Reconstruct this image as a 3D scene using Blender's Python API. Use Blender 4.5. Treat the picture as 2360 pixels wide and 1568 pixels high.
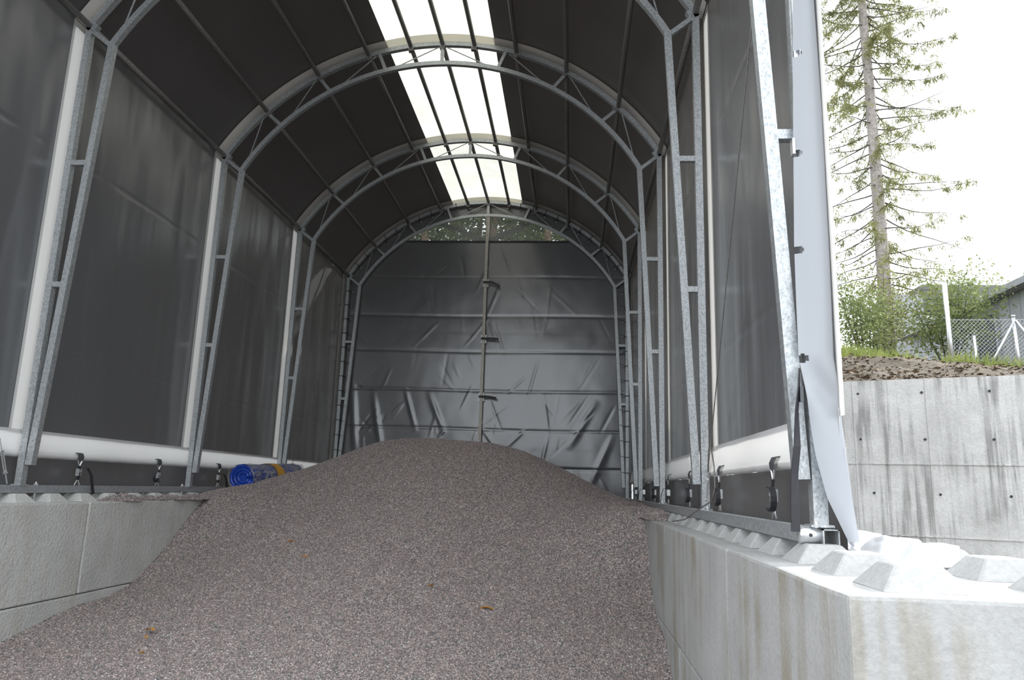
import bpy, math, random
import numpy as np
from mathutils import Vector, Matrix, noise

random.seed(7)
rng = np.random.default_rng(7)
for o in list(bpy.data.objects):
    bpy.data.objects.remove(o)
scene = bpy.context.scene
COL = scene.collection

# ------------------------------------------------------------------ camera
def cam_axes(yaw, pitch, roll):
    cy, sy = math.cos(yaw), math.sin(yaw); cp, sp = math.cos(pitch), math.sin(pitch)
    fwd = Vector((sy*cp, cy*cp, sp)); right = Vector((cy, -sy, 0)); up = right.cross(fwd)
    cr, sr = math.cos(roll), math.sin(roll)
    return right*cr + up*sr, -right*sr + up*cr, fwd
CAM = Vector((1.9012, 0, 1.9819))
cr_, cu_, cf_ = cam_axes(-.0847, .1971, .0303)
cd = bpy.data.cameras.new('camera'); cam = bpy.data.objects.new('camera', cd); COL.objects.link(cam)
cam.matrix_world = Matrix(((cr_.x, cu_.x, -cf_.x, CAM.x), (cr_.y, cu_.y, -cf_.y, CAM.y),
                           (cr_.z, cu_.z, -cf_.z, CAM.z), (0, 0, 0, 1)))
cd.sensor_width = 36.0; cd.lens = 1712.19/2360*36; cd.clip_start = .05; cd.clip_end = 300
scene.camera = cam

# ------------------------------------------------------------------ light
w = bpy.data.worlds.new('sky'); scene.world = w; w.use_nodes = True
bg = w.node_tree.nodes['Background']
bg.inputs[0].default_value = (.90, .95, 1.0, 1); bg.inputs[1].default_value = 2.8
sl = bpy.data.lights.new('sun', 'SUN'); sl.energy = 4.2; sl.angle = .012; sl.color = (1, .95, .87)
so = bpy.data.objects.new('sun', sl); COL.objects.link(so)
saz, sel = math.radians(56), math.radians(30)
so.rotation_euler = Vector((math.sin(saz)*math.cos(sel), math.cos(saz)*math.cos(sel), math.sin(sel))).to_track_quat('Z', 'Y').to_euler()
scene.view_settings.view_transform = 'Standard'; scene.view_settings.look = 'None'
scene.view_settings.gamma = 1; scene.view_settings.use_curve_mapping = False
scene.view_settings.exposure = 0.18

# ------------------------------------------------------------------ helpers
def tag(o, label=None, cat=None, group=None, kind=None):
    if label: o['label'] = label
    if cat: o['category'] = cat
    if group: o['group'] = group
    if kind: o['kind'] = kind
    return o
def empty(name, loc=(0, 0, 0), **k):
    o = bpy.data.objects.new(name, None); COL.objects.link(o); o.location = loc; o.empty_display_size = .1
    return tag(o, **k)
def link_mesh(name, me, parent=None, mat=None, loc=None, **k):
    o = bpy.data.objects.new(name, me); COL.objects.link(o)
    if loc is not None: o.location = loc
    if parent:
        o.parent = parent
        if loc is None: o.location = Vector((0, 0, 0)) - parent.location   # parents are never rotated
    if mat and not me.materials: me.materials.append(mat)
    return tag(o, **k)
class MB:
    def __init__(s): s.v = []; s.f = []
    def add(s, vs, fs):
        b = len(s.v); s.v += [tuple(p) for p in vs]; s.f += [tuple(i+b for i in q) for q in fs]; return s
    def box(s, a, b):
        x0, y0, z0 = a; x1, y1, z1 = b
        return s.add([(x0,y0,z0),(x1,y0,z0),(x1,y1,z0),(x0,y1,z0),(x0,y0,z1),(x1,y0,z1),(x1,y1,z1),(x0,y1,z1)],
                     [(0,3,2,1),(4,5,6,7),(0,1,5,4),(1,2,6,5),(2,3,7,6),(3,0,4,7)])
    def sweep(s, pts, secs, closed=True, cap=True):
        n = len(secs[0]); vs = [p for sec in secs for p in sec]; fs = []
        m = n if closed else n-1
        for i in range(len(secs)-1):
            for j in range(m):
                k = (j+1) % n
                fs.append((i*n+j, i*n+k, (i+1)*n+k, (i+1)*n+j))
        if cap and closed:
            fs.append(tuple(range(n-1, -1, -1))); fs.append(tuple((len(secs)-1)*n+j for j in range(n)))
        return s.add(vs, fs)
    def beam(s, p, q, wd, ht, up=(0, 1, 0)):       # rectangular bar; wd across, ht along up
        p, q = Vector(p), Vector(q); t = (q-p).normalized(); u = Vector(up); u = (u - t*u.dot(t)).normalized(); r = t.cross(u)
        sec = [r*(a*wd/2)+u*(b*ht/2) for a, b in ((-1,-1),(1,-1),(1,1),(-1,1))]
        return s.sweep(None, [[p+c for c in sec], [q+c for c in sec]])
    def tube(s, pts, r, n=8, cap=True):
        pts = [Vector(p) for p in pts]; rr = r if isinstance(r, (list, tuple)) else [r]*len(pts)
        secs = []; ref = None
        for i, p in enumerate(pts):
            t = (pts[min(i+1, len(pts)-1)]-pts[max(i-1, 0)]).normalized()
            if ref is None: ref = Vector((0, 0, 1)) if abs(t.z) < .9 else Vector((1, 0, 0))
            u = (ref - t*ref.dot(t)).normalized(); ref = u; v = t.cross(u)
            secs.append([p+(u*math.cos(2*math.pi*k/n)+v*math.sin(2*math.pi*k/n))*rr[i] for k in range(n)])
        return s.sweep(None, secs, True, cap)
    def band(s, pts, wv, th=.004):                 # flat webbing: wv = width vector(s)
        pts = [Vector(p) for p in pts]; secs = []
        for i, p in enumerate(pts):
            t = (pts[min(i+1, len(pts)-1)]-pts[max(i-1, 0)]).normalized()
            wvi = Vector(wv[i] if isinstance(wv, list) else wv); nn = t.cross(wvi).normalized()*th/2
            secs.append([p-wvi/2-nn, p+wvi/2-nn, p+wvi/2+nn, p-wvi/2+nn])
        return s.sweep(None, secs)
    def mesh(s, name, smooth=False):
        me = bpy.data.meshes.new(name); me.from_pydata(s.v, [], s.f); me.update()
        if smooth: me.polygons.foreach_set('use_smooth', [True]*len(me.polygons))
        return me
    def build(s, name, mat, parent=None, smooth=False, **k):
        return link_mesh(name, s.mesh(name, smooth), parent, mat, **k)
def grid(name, fn, nu, nv, mat, parent=None, skip=None, **k):
    vs = [fn(i/nu, j/nv) for j in range(nv+1) for i in range(nu+1)]
    fs = [(j*(nu+1)+i, j*(nu+1)+i+1, (j+1)*(nu+1)+i+1, (j+1)*(nu+1)+i) for j in range(nv) for i in range(nu)
          if not (skip and skip((i+.5)/nu, (j+.5)/nv))]
    return MB().add(vs, fs).build(name, mat, parent, True, **k)
def N3(x, y, z, s=1.0): return noise.noise(Vector((x*s, y*s, z*s)))

# ------------------------------------------------------------------ materials
class Mat:
    def __init__(s, name):
        s.m = bpy.data.materials.new(name); s.m.use_nodes = True; s.t = s.m.node_tree; s.t.nodes.clear()
        s.out = s.n('ShaderNodeOutputMaterial'); s.b = s.n('ShaderNodeBsdfPrincipled'); s.l(s.b, 0, s.out, 0)
    def n(s, t, **k):
        o = s.t.nodes.new(t)
        for a, v in k.items(): setattr(o, a, v)
        return o
    def l(s, a, i, b, j): s.t.links.new(a.outputs[i], b.inputs[j]); return s
    def set(s, **k):
        for a, v in k.items(): s.b.inputs[a.replace('_', ' ')].default_value = v
        return s
    def pos(s, scale=(1, 1, 1)):
        g = s.n('ShaderNodeNewGeometry'); mp = s.n('ShaderNodeMapping'); mp.inputs['Scale'].default_value = scale
        s.l(g, 0, mp, 0); return mp
    def noise(s, scale, detail=4, rough=.6, stretch=(1, 1, 1)):
        p = s.pos(stretch); q = s.n('ShaderNodeTexNoise'); q.inputs['Scale'].default_value = scale
        q.inputs['Detail'].default_value = detail; q.inputs['Roughness'].default_value = rough; s.l(p, 0, q, 0); return q
    def ramp(s, src, i, stops):
        r = s.n('ShaderNodeValToRGB'); e = r.color_ramp.elements
        while len(e) < len(stops): e.new(.5)
        for k, (p, c) in enumerate(stops): e[k].position = p; e[k].color = (*c, 1) if len(c) == 3 else c
        s.l(src, i, r, 0); return r
    def mix(s, fac, a, b, mode='MIX', f=.5):
        m = s.n('ShaderNodeMix', data_type='RGBA', blend_type=mode); m.inputs[0].default_value = f
        if fac: s.t.links.new(fac, m.inputs[0])
        for src, idx in ((a, 6), (b, 7)):
            if isinstance(src, tuple): m.inputs[idx].default_value = (*src, 1)
            else: s.t.links.new(src, m.inputs[idx])
        return m
    def bump(s, src, i, strength=.3, dist=.01, prev=None):
        b = s.n('ShaderNodeBump'); b.inputs['Strength'].default_value = strength; b.inputs['Distance'].default_value = dist
        s.l(src, i, b, 'Height')
        if prev: s.t.links.new(prev.outputs[0], b.inputs['Normal'])
        s.t.links.new(b.outputs[0], s.b.inputs['Normal']); return b
    def color(s, src, i=0): s.t.links.new(src.outputs[i], s.b.inputs['Base Color']); return s

def tarp_mat(name, col, rough=.36, trans=(.5, .42, .34), tf=.05, spec=.5, wob=.25):
    M = Mat(name); M.set(Roughness=rough); M.b.inputs['Specular IOR Level'].default_value = spec
    a = M.noise(.8, 1, .4, (1, 1, .4)); r = M.ramp(a, 0, [(.3, tuple(c*.88 for c in col)), (.7, tuple(c*1.1 for c in col))]); M.color(r)
    rr = M.noise(1.6, 1, .4, (1, 1, .15)); mr = M.n('ShaderNodeMapRange'); mr.inputs[3].default_value = rough-.03; mr.inputs[4].default_value = rough+.03
    M.l(rr, 0, mr, 0); M.l(mr, 0, M.b, 'Roughness')
    v = M.noise(2.2, 3, .5, (1, 1, .22)); b1 = M.bump(v, 0, wob, .05)
    f = M.noise(90, 2); M.bump(f, 0, .04, .0006, b1)
    tr = M.n('ShaderNodeBsdfTranslucent'); tr.inputs[0].default_value = (*trans, 1)
    ms = M.n('ShaderNodeMixShader'); ms.inputs[0].default_value = tf
    M.l(M.b, 0, ms, 1); M.l(tr, 0, ms, 2); M.l(ms, 0, M.out, 0); return M.m
def concrete_mat(name, c0, c1, stain, rough_bump=.25, bump_scale=70, streak=.5, sscale=7):
    M = Mat(name); M.set(Roughness=.88)
    a = M.noise(2.2, 6, .65); base = M.ramp(a, 0, [(.25, c0), (.75, c1)])
    st = M.noise(sscale, 3, .6, (1, 1, .05)); sm = M.ramp(st, 0, [(.46, (0, 0, 0)), (.60, (1, 1, 1))])
    big = M.noise(1.5, 2); bm = M.ramp(big, 0, [(.42, (.10, .10, .10)), (.62, (1, 1, 1))])
    m0 = M.n('ShaderNodeMath', operation='MULTIPLY'); M.l(sm, 0, m0, 0); M.l(bm, 0, m0, 1)
    ge = M.n('ShaderNodeNewGeometry'); sx = M.n('ShaderNodeSeparateXYZ'); M.l(ge, 'True Normal', sx, 0); up = M.n('ShaderNodeMapRange'); up.inputs[1].default_value = .2; up.inputs[2].default_value = .6; up.inputs[3].default_value = streak; up.inputs[4].default_value = 0; M.l(sx, 2, up, 0)
    m1 = M.n('ShaderNodeMath', operation='MULTIPLY'); M.l(m0, 0, m1, 0); M.l(up, 0, m1, 1)
    c = M.mix(m1.outputs[0], base.outputs[0], stain)
    sp = M.noise(45, 4, .7); spr = M.ramp(sp, 0, [(.3, (.82, .82, .82)), (.65, (1.06, 1.06, 1.06))])
    c2 = M.mix(None, c.outputs[2], spr.outputs[0], 'MULTIPLY', .8)
    M.t.links.new(c2.outputs[2], M.b.inputs['Base Color'])
    b1 = M.bump(M.noise(bump_scale, 4, .6), 0, rough_bump, .012); M.bump(M.noise(6, 3), 0, .25, .03, b1); return M.m
def steel_mat(name, c0, c1, rough=.42, metal=.75):
    M = Mat(name); M.set(Roughness=rough, Metallic=metal)
    v = M.n('ShaderNodeTexVoronoi'); v.inputs['Scale'].default_value = 130; M.l(M.pos((1, 1, .6)), 0, v, 0)
    n = M.noise(40, 5, .7); mx = M.mix(None, v.outputs['Color'], n.outputs[0], 'MIX', .65)
    bw = M.n('ShaderNodeRGBToBW'); M.l(mx, 2, bw, 0); M.color(M.ramp(bw, 0, [(.33, c0), (.62, c1)]))
    M.bump(n, 0, .12, .004); return M.m
def plain(name, col, rough=.6, metal=0, var=.12, spec=.5):
    M = Mat(name); M.set(Roughness=rough, Metallic=metal); M.b.inputs['Specular IOR Level'].default_value = spec
    n = M.noise(14, 4); M.color(M.ramp(n, 0, [(.3, tuple(max(0, c*(1-var)) for c in col)), (.7, tuple(c*(1+var) for c in col))]))
    M.bump(M.noise(60, 3), 0, .08, .004); return M.m
def leaf_mat(name, c0, c1, tf=.45):
    M = Mat(name); M.set(Roughness=.6)
    n = M.noise(2.2, 3); r = M.ramp(n, 0, [(.35, c0), (.65, c1)]); M.color(r)
    tr = M.n('ShaderNodeBsdfTranslucent'); M.l(r, 0, tr, 0); ms = M.n('ShaderNodeMixShader'); ms.inputs[0].default_value = tf
    M.l(M.b, 0, ms, 1); M.l(tr, 0, ms, 2); M.l(ms, 0, M.out, 0); return M.m

T_DARK = tarp_mat('tarp_grey', (.088, .094, .104), .27, tf=.018, spec=.8, wob=.3)
T_ROOF = tarp_mat('tarp_roof', (.062, .059, .063), .45, tf=.006, wob=.15)
T_BACK = tarp_mat('tarp_back', (.072, .077, .087), .23, tf=.006, spec=1.0, wob=.05)
T_SKIRT = tarp_mat('tarp_skirt', (.075, .08, .09), .40, tf=.02)
T_STRIP = tarp_mat('tarp_pale_strip', (.80, .79, .77), .45, trans=(.62, .60, .57), tf=.22, wob=.1)
T_STRIPR = tarp_mat('tarp_roof_strip', (.74, .71, .67), .45, trans=(.5, .48, .45), tf=.03, wob=.1)
T_HEM = tarp_mat('tarp_pale_hem', (.74, .73, .73), .5, trans=(.66, .65, .63), tf=.30, wob=.5)
T_FLAP = tarp_mat('tarp_silver_flap', (.375, .39, .415), .33, trans=(.52, .57, .65), tf=.25, wob=.2)
T_WHITE = tarp_mat('tarp_white', (.85, .86, .88), .35, trans=(.8, .82, .85), tf=.2)
M = Mat('skylight_sheet'); M.set(Roughness=.5)
n_ = M.noise(1.4, 4, .5, (1, 2.2, 1)); r_ = M.ramp(n_, 0, [(.3, (.455, .437, .382)), (.7, (.475, .457, .40))]); M.set(Base_Color=(.8, .79, .74, 1))
tr_ = M.n('ShaderNodeBsdfTranslucent'); M.l(r_, 0, tr_, 0); ms_ = M.n('ShaderNodeMixShader'); ms_.inputs[0].default_value = .75
M.l(M.b, 0, ms_, 1); M.l(tr_, 0, ms_, 2); M.l(ms_, 0, M.out, 0); T_SKY = M.m
M = Mat('clear_sheet'); M.set(Roughness=.3, Base_Color=(.45, .46, .45, 1))
n_ = M.noise(90, 3, .7); r_ = M.ramp(n_, 0, [(.35, (.22,)*3), (.7, (.55,)*3)])
tp = M.n('ShaderNodeBsdfTransparent'); tp.inputs[0].default_value = (.72, .74, .72, 1)
ms_ = M.n('ShaderNodeMixShader'); M.l(r_, 0, ms_, 0); M.l(tp, 0, ms_, 1); M.l(M.b, 0, ms_, 2); M.l(ms_, 0, M.out, 0); CLEAR = M.m
M = Mat('stretch_film'); M.set(Roughness=.12, Base_Color=(.5, .49, .47, 1))
n_ = M.noise(26, 4, .7, (1, .4, 1)); r_ = M.ramp(n_, 0, [(.4, (.12,)*3), (.62, (.75,)*3)]); M.bump(n_, 0, .9, .02)
tp = M.n('ShaderNodeBsdfTransparent'); ms_ = M.n('ShaderNodeMixShader')
M.l(r_, 0, ms_, 0); M.l(tp, 0, ms_, 1); M.l(M.b, 0, ms_, 2); M.l(ms_, 0, M.out, 0); FILM = M.m
STEEL = steel_mat('galvanised_steel', (.30, .32, .33), (.53, .55, .56), .45, .6)
STEEL_D = steel_mat('shade_dark_steel', (.16, .155, .15), (.27, .26, .25), .5, .5)  # galvanised purlin steel with its shade painted in as darker grey; wires share it
STEEL_B = plain('bright_zinc', (.72, .73, .74), .3, .8)
POSTM = steel_mat('weathered_post', (.20, .19, .16), (.42, .40, .36), .5, .5)
BLACK = plain('black_webbing', (.018, .018, .022), .6)
HOOKM = plain('dark_hook_rubber', (.07, .075, .08), .5)
CONC = concrete_mat('cast_concrete', (.335, .333, .325), (.445, .443, .435), (.25, .22, .155), .3, 80, .75)
CONC_L = concrete_mat('cast_concrete_rough', (.46, .46, .44), (.59, .59, .565), (.44, .39, .30), .9, 34, .3)
CONC_W = concrete_mat('board_marked_concrete', (.42, .41, .395), (.66, .645, .625), (.24, .235, .225), .4, 60, .85, 16)
BLUE = plain('blue_tarpaulin', (.012, .05, .33), .3, var=.3)
YEL = plain('amber_tape', (.62, .32, .045), .4)
BARK = plain('spruce_bark', (.30, .27, .25), .9, var=.35)
BARK2 = plain('pine_bark', (.20, .13, .09), .9, var=.35)
TWIG = plain('dark_twig', (.085, .072, .06), .9)
NEEDLE = leaf_mat('spruce_needles', (.13, .14, .05), (.29, .29, .12))
LEAF = leaf_mat('bush_leaves', (.13, .17, .06), (.30, .34, .14))
PINEL = leaf_mat('pine_foliage', (.045, .07, .02), (.13, .16, .05), .3)
GRASS = leaf_mat('grass', (.14, .19, .045), (.33, .36, .10))
SOIL = concrete_mat('brown_soil', (.045, .033, .022), (.12, .092, .062), (.11, .05, .028), .9, 12, .6)
GROUND = concrete_mat('yard_gravel', (.085, .08, .075), (.15, .14, .13), (.1, .09, .08), .6, 40, .3)
SHEDM = plain('grey_cladding', (.36, .38, .41), .6, var=.05)
SHEDD = plain('dark_interior', (.03, .033, .04), .7)
FASC = plain('grey_fascia', (.30, .31, .33), .6)
DARKW = plain('dark_timber', (.13, .13, .14), .8)
LITTER = plain('dry_litter', (.20, .15, .10), .9, var=.6)
LEAFO = plain('autumn_leaf', (.50, .24, .05), .7, var=.3)
def gravel_mat(name, rnd):
    M = Mat(name); M.set(Roughness=.85); M.b.inputs['Specular IOR Level'].default_value = .3
    stops = [(0, (.11, .108, .112)), (.22, (.18, .168, .168)), (.45, (.268, .21, .196)), (.66, (.30, .262, .252)), (.84, (.385, .29, .262)), (.97, (.56, .52, .50))]
    if rnd:
        src = M.n('ShaderNodeObjectInfo'); M.color(M.ramp(src, 'Random', stops))
    else:
        v = M.n('ShaderNodeTexVoronoi'); v.inputs['Scale'].default_value = 85; M.l(M.pos(), 0, v, 0)
        bw = M.n('ShaderNodeRGBToBW'); M.l(v, 'Color', bw, 0); st = [(p*.6+.2, c) for p, c in stops]; M.color(M.ramp(bw, 0, st)); M.bump(v, 0, .8, .012)
    return M.m
GRAV = gravel_mat('crushed_stone', False); GRAVP = gravel_mat('crushed_stone_grain', True)

# ------------------------------------------------------------------ hall geometry constants
YF = [3.496, 6.376, 9.356, 12.311, 15.264]       # five arch trusses
ZE = 6.383; ZC, RO = 4.586, 3.517; ZI, RI = 4.649, 3.157
XT = 3.09; RT = 3.61                              # cover: wall plane, roof radius
ZTOP = ZC + math.sqrt(RT*RT-XT*XT)                # wall top of the cover
BT = 1.71; BH = .85; SH = .078                    # block top, block height, stud height
DZ = {-1: .025, 1: 0.0}                            # the left foundation sits a little higher
RAILT = {s: BT+SH+.068+DZ[s] for s in (-1, 1)}
FACE = 2.71; PITCH = .44; BW = 1.06

# ------------------------------------------------------------------ ground and terrain
def struct(o, label=None): o['kind'] = 'structure'; return tag(o, label)
g = MB(); g.add([(-60, -40, 0), (60, -40, 0), (60, 80, 0), (-60, 80, 0)], [(0, 1, 2, 3)])
struct(g.build('floor', GROUND), 'yard ground of pale crushed gravel around the hall')
def wall_y(x): return 8.503 - .3585*(x-4.88)
def terrain(x, y):
    d = max(0, y-wall_y(x)); lf = min(1, max(0, (9.2-x)/2.5))
    z = 3.16 + .165*min(d, 15) + .03*max(0, min(d-15, 12)) + .07*min(d, 7)*lf
    if d > .25: z += .04*N3(x, y, 7, 6.)+.03*N3(x, y, 2, 11.)+.09*N3(x, y, 0, .8) + .05*N3(x, y, 3, 2.5)
    return z
def hill(u, v):
    x = 4.05 + u*30; d = .30 + (v**1.6)*34; y = wall_y(x)+d; return (x, y, terrain(x, y))
struct(grid('ground_bank', hill, 200, 150, SOIL), 'brown soil bank rising behind the grey retaining wall')

# retaining wall: board marked strips, each with its own tiny offset
def retaining():
    m = MB(); tdir = Vector((1, -.3585, 0)).normalized(); nrm = Vector((-.3585, -1, 0)).normalized()
    base = Vector((4.05, wall_y(4.05), 0)); L = 9.0; s = 0; k = 0
    while s < L:
        wd = random.uniform(.11, .16); off = random.uniform(-.004, .004)
        a = base+tdir*s+nrm*off; b = base+tdir*min(L, s+wd)+nrm*off; d = -nrm*.3
        vs = [a, b, b+d, a+d]; m.add([*[(p.x, p.y, 0) for p in vs], *[(p.x, p.y, 3.25+.012*(p.x-4)) for p in vs]],
              [(0, 1, 5, 4), (1, 2, 6, 5), (2, 3, 7, 6), (3, 0, 4, 7), (4, 5, 6, 7)])
        s += wd; k += 1
    o = struct(m.build('wall_outer', CONC_W), 'board-marked grey concrete retaining wall under the soil bank')
    hole = MB(); hole.tube([nrm*.0055, -nrm*.02], .014, 8); hm = hole.mesh('tie_hole')
    for i in range(7):
        for z in (2.05, 2.62, 3.12):
            p = base+tdir*(1.05+i*.62+(.1 if z < 2.3 else 0)); link_mesh('tie_hole', hm, o, SHEDD, (p.x, p.y, z))
    for z in (2.36, 1.62):
        jm = MB(); jm.beam(base+nrm*.003+Vector((0, 0, z)), base+tdir*L+nrm*.003+Vector((0, 0, z)), .012, .012); jm.build('pour_joint', CONC_W, o)
retaining()

# ------------------------------------------------------------------ concrete blocks
def block_meshes(nst, top, mat):
    import bmesh
    L = nst*PITCH; bm = bmesh.new(); bmesh.ops.create_cube(bm, size=1)
    for v in bm.verts: v.co = Vector((v.co.x*BW, v.co.y*(L-.02), (v.co.z)*(BH-.008)))
    bmesh.ops.bevel(bm, geom=bm.edges[:], offset=.014, segments=2, affect='EDGES', profile=.6)
    bmesh.ops.subdivide_edges(bm, edges=[e for e in bm.edges if e.calc_length() > .5], cuts=5, use_grid_fill=True)
    for v in bm.verts: v.co += Vector((N3(*v.co, 2.1), N3(v.co.y, v.co.z, v.co.x, 2.3), N3(v.co.z, v.co.x, v.co.y, 2.7)))*.004
    me = bpy.data.meshes.new('block_body'); bm.to_mesh(me); bm.free(); me.materials.append(mat); return me
def stud_mesh(mat):
    import bmesh
    b, t = .135, .070; bm = bmesh.new()
    vs = [bm.verts.new(p) for p in [(-b,-b,0),(b,-b,0),(b,b,0),(-b,b,0),(-t,-t,SH),(t,-t,SH),(t,t,SH),(-t,t,SH)]]
    for q in [(4,5,6,7),(0,1,5,4),(1,2,6,5),(2,3,7,6),(3,0,4,7)]: bm.faces.new([vs[i] for i in q])
    bmesh.ops.bevel(bm, geom=[e for e in bm.edges if not e.is_boundary], offset=.006, segments=1, affect='EDGES')
    me = bpy.data.meshes.new('stud'); bm.to_mesh(me); bm.free(); me.materials.append(mat); return me
cache = {}
def block(side, y0, nst, course, label):
    mat = CONC_L if side < 0 else CONC
    key = (nst, side)
    if key not in cache: cache[key] = block_meshes(nst, True, mat)
    if ('s', side) not in cache: cache[('s', side)] = stud_mesh(mat)
    zt = BT + DZ[side] - course*BH; yc = y0+nst*PITCH/2; xc = side*(FACE+BW/2)
    e = empty('concrete_block', (xc, yc, zt-BH), label=label, cat='concrete block', group='interlocking concrete blocks of the side walls')
    link_mesh('body', cache[key], e, None, (0, 0, BH/2))
    if course == 0:
        for i in range(nst):
            for r in (-1, 1): link_mesh('stud', cache[('s', side)], e, None, (r*.25, -nst*PITCH/2+PITCH*(i+.5)+(.03 if side > 0 else 0), BH-.004))
block(1, 2.34, 4, 0, 'sunlit concrete block with four bare studs at the open right end')
block(1, 4.10, 6, 0, 'streaked concrete block under the front of the right rail')
block(1, 6.74, 6, 0, 'concrete block of the right wall half buried by the gravel')
block(1, 3.26, 6, 1, 'lower right concrete block showing below the seam at the bottom edge')
block(1, 1.50, 4, 1, 'lower concrete block under the sunlit right end block')
block(1, 5.90, 6, 1, 'lower right concrete block reaching under the gravel')
block(-1, 4.32, 6, 0, 'rough pitted concrete block at the left edge')
block(-1, 6.96, 6, 0, 'smoother concrete block where the gravel slope meets the left wall')
block(-1, 9.60, 6, 0, 'concrete block of the left wall below the blue roll')
block(-1, 5.69, 6, 1, 'lower left concrete block just above the gravel toe')
block(-1, 3.05, 6, 1, 'lower concrete block at the far left bottom corner')

# ------------------------------------------------------------------ gravel pile
CP = [(-2.75,9.3,1.76),(-2.75,8.66,1.35),(-2.75,8.18,1.05),(-2.75,7.81,.87),(-2.75,6.99,.78),(-2.75,6.39,.69),(-2.75,6.05,.63),(-2.75,4,.38),(-2.75,1,.1),
 (2.75,8.42,1.68),(2.75,8.09,1.26),(2.75,7.68,.95),(2.75,7.37,.83),(2.75,6.75,.74),(2.75,6.38,.55),(2.75,4,.25),(2.75,1,.08),
 (-3.1,10.4,1.80),(-2.62,11,2.0),(-1.97,11,2.21),(-1.52,11,2.405),(-1.0,11,2.605),(-.61,11,2.64),(-.15,11,2.632),(.56,11,2.62),(1.145,11,2.52),(1.785,11,2.255),(2.29,11,2.02),(2.66,11,1.85),(3.05,11,1.80),
 (-3.1,12.5,1.95),(-2,12.5,2.25),(-.6,12.5,2.6),(.6,12.5,2.5),(2,12.5,2.1),(3.1,12.5,1.8),
 (-3.1,15.4,1.8),(-1.5,15.4,2.1),(0,15.4,2.2),(1.5,15.4,2.0),(3.1,15.4,1.7),
 (0,10,2.26),(0,9,1.78),(0,8,1.32),(0,7,.95),(0,6,.68),(0,5,.46),(0,3,.2),(0,0,.05),(1.4,9.6,1.95),(1.4,8.4,1.38),(1.4,7.2,.92),(-1.4,9.6,1.85),(-1.4,8.4,1.32),(-1.4,7.2,.90),
 (2.75,9.5,1.76),(3.1,9.5,1.74),(-3.1,9.6,1.76),(-2,-2,0),(2,-2,0)]
cp = np.array(CP)
def tpsk(d): return np.where(d > 1e-9, d*d*np.log(d+1e-12), 0)
_n = len(cp); _K = tpsk(np.hypot(cp[:, 0][:, None]-cp[:, 0], cp[:, 1][:, None]-cp[:, 1])) + np.eye(_n)*.03
_P = np.c_[np.ones(_n), cp[:, :2]]
_w = np.linalg.solve(np.block([[_K, _P], [_P.T, np.zeros((3, 3))]]), np.r_[cp[:, 2], 0, 0, 0])
def pile_h(x, y):
    x = np.asarray(x, float); y = np.asarray(y, float)
    z = _w[_n]+_w[_n+1]*x+_w[_n+2]*y
    for i in range(_n): z = z + _w[i]*tpsk(np.hypot(x-cp[i, 0], y-cp[i, 1]))
    return z
def pile():
    nx, ny = 128, 300; xs = np.linspace(-3.06, 3.06, nx+1); ys = np.linspace(.5, 15.3, ny+1)
    X, Y = np.meshgrid(xs, ys); Z = np.maximum(pile_h(X, Y), .004)
    for j in range(ny+1):
        for i in range(nx+1):
            Z[j, i] += .022*N3(X[j, i], Y[j, i], 5, .9) + .012*N3(X[j, i], Y[j, i], 1, 3.1) + .006*N3(X[j, i], Y[j, i], 9, 9.)
    Z = np.maximum(Z, .006)
    lim = BT+np.where(X < 0, DZ[-1], DZ[1])-.01; X = np.where((Z < lim) & (np.abs(X) > FACE+.005), np.sign(X)*(FACE+.005), X)
    vs = np.c_[X.ravel(), Y.ravel(), Z.ravel()]
    fs = [(j*(nx+1)+i, j*(nx+1)+i+1, (j+1)*(nx+1)+i+1, (j+1)*(nx+1)+i) for j in range(ny) for i in range(nx)]
    me = bpy.data.meshes.new('gravel_pile'); me.from_pydata(vs.tolist(), [], fs); me.polygons.foreach_set('use_smooth', [True]*len(fs))
    o = link_mesh('gravel_pile', me, None, GRAV, label='large heap of grey-pink crushed gravel filling the hall', cat='gravel', kind='stuff')
    return o
PILE = pile()
import bmesh
def grain_mesh():
    bm = bmesh.new(); bmesh.ops.create_icosphere(bm, subdivisions=1, radius=1)
    for v in bm.verts: v.co = v.co*(.75+.5*random.random()); v.co.z *= .7
    me = bpy.data.meshes.new('stone_grain'); bm.to_mesh(me); bm.free(); me.materials.append(GRAVP); return me
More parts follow.
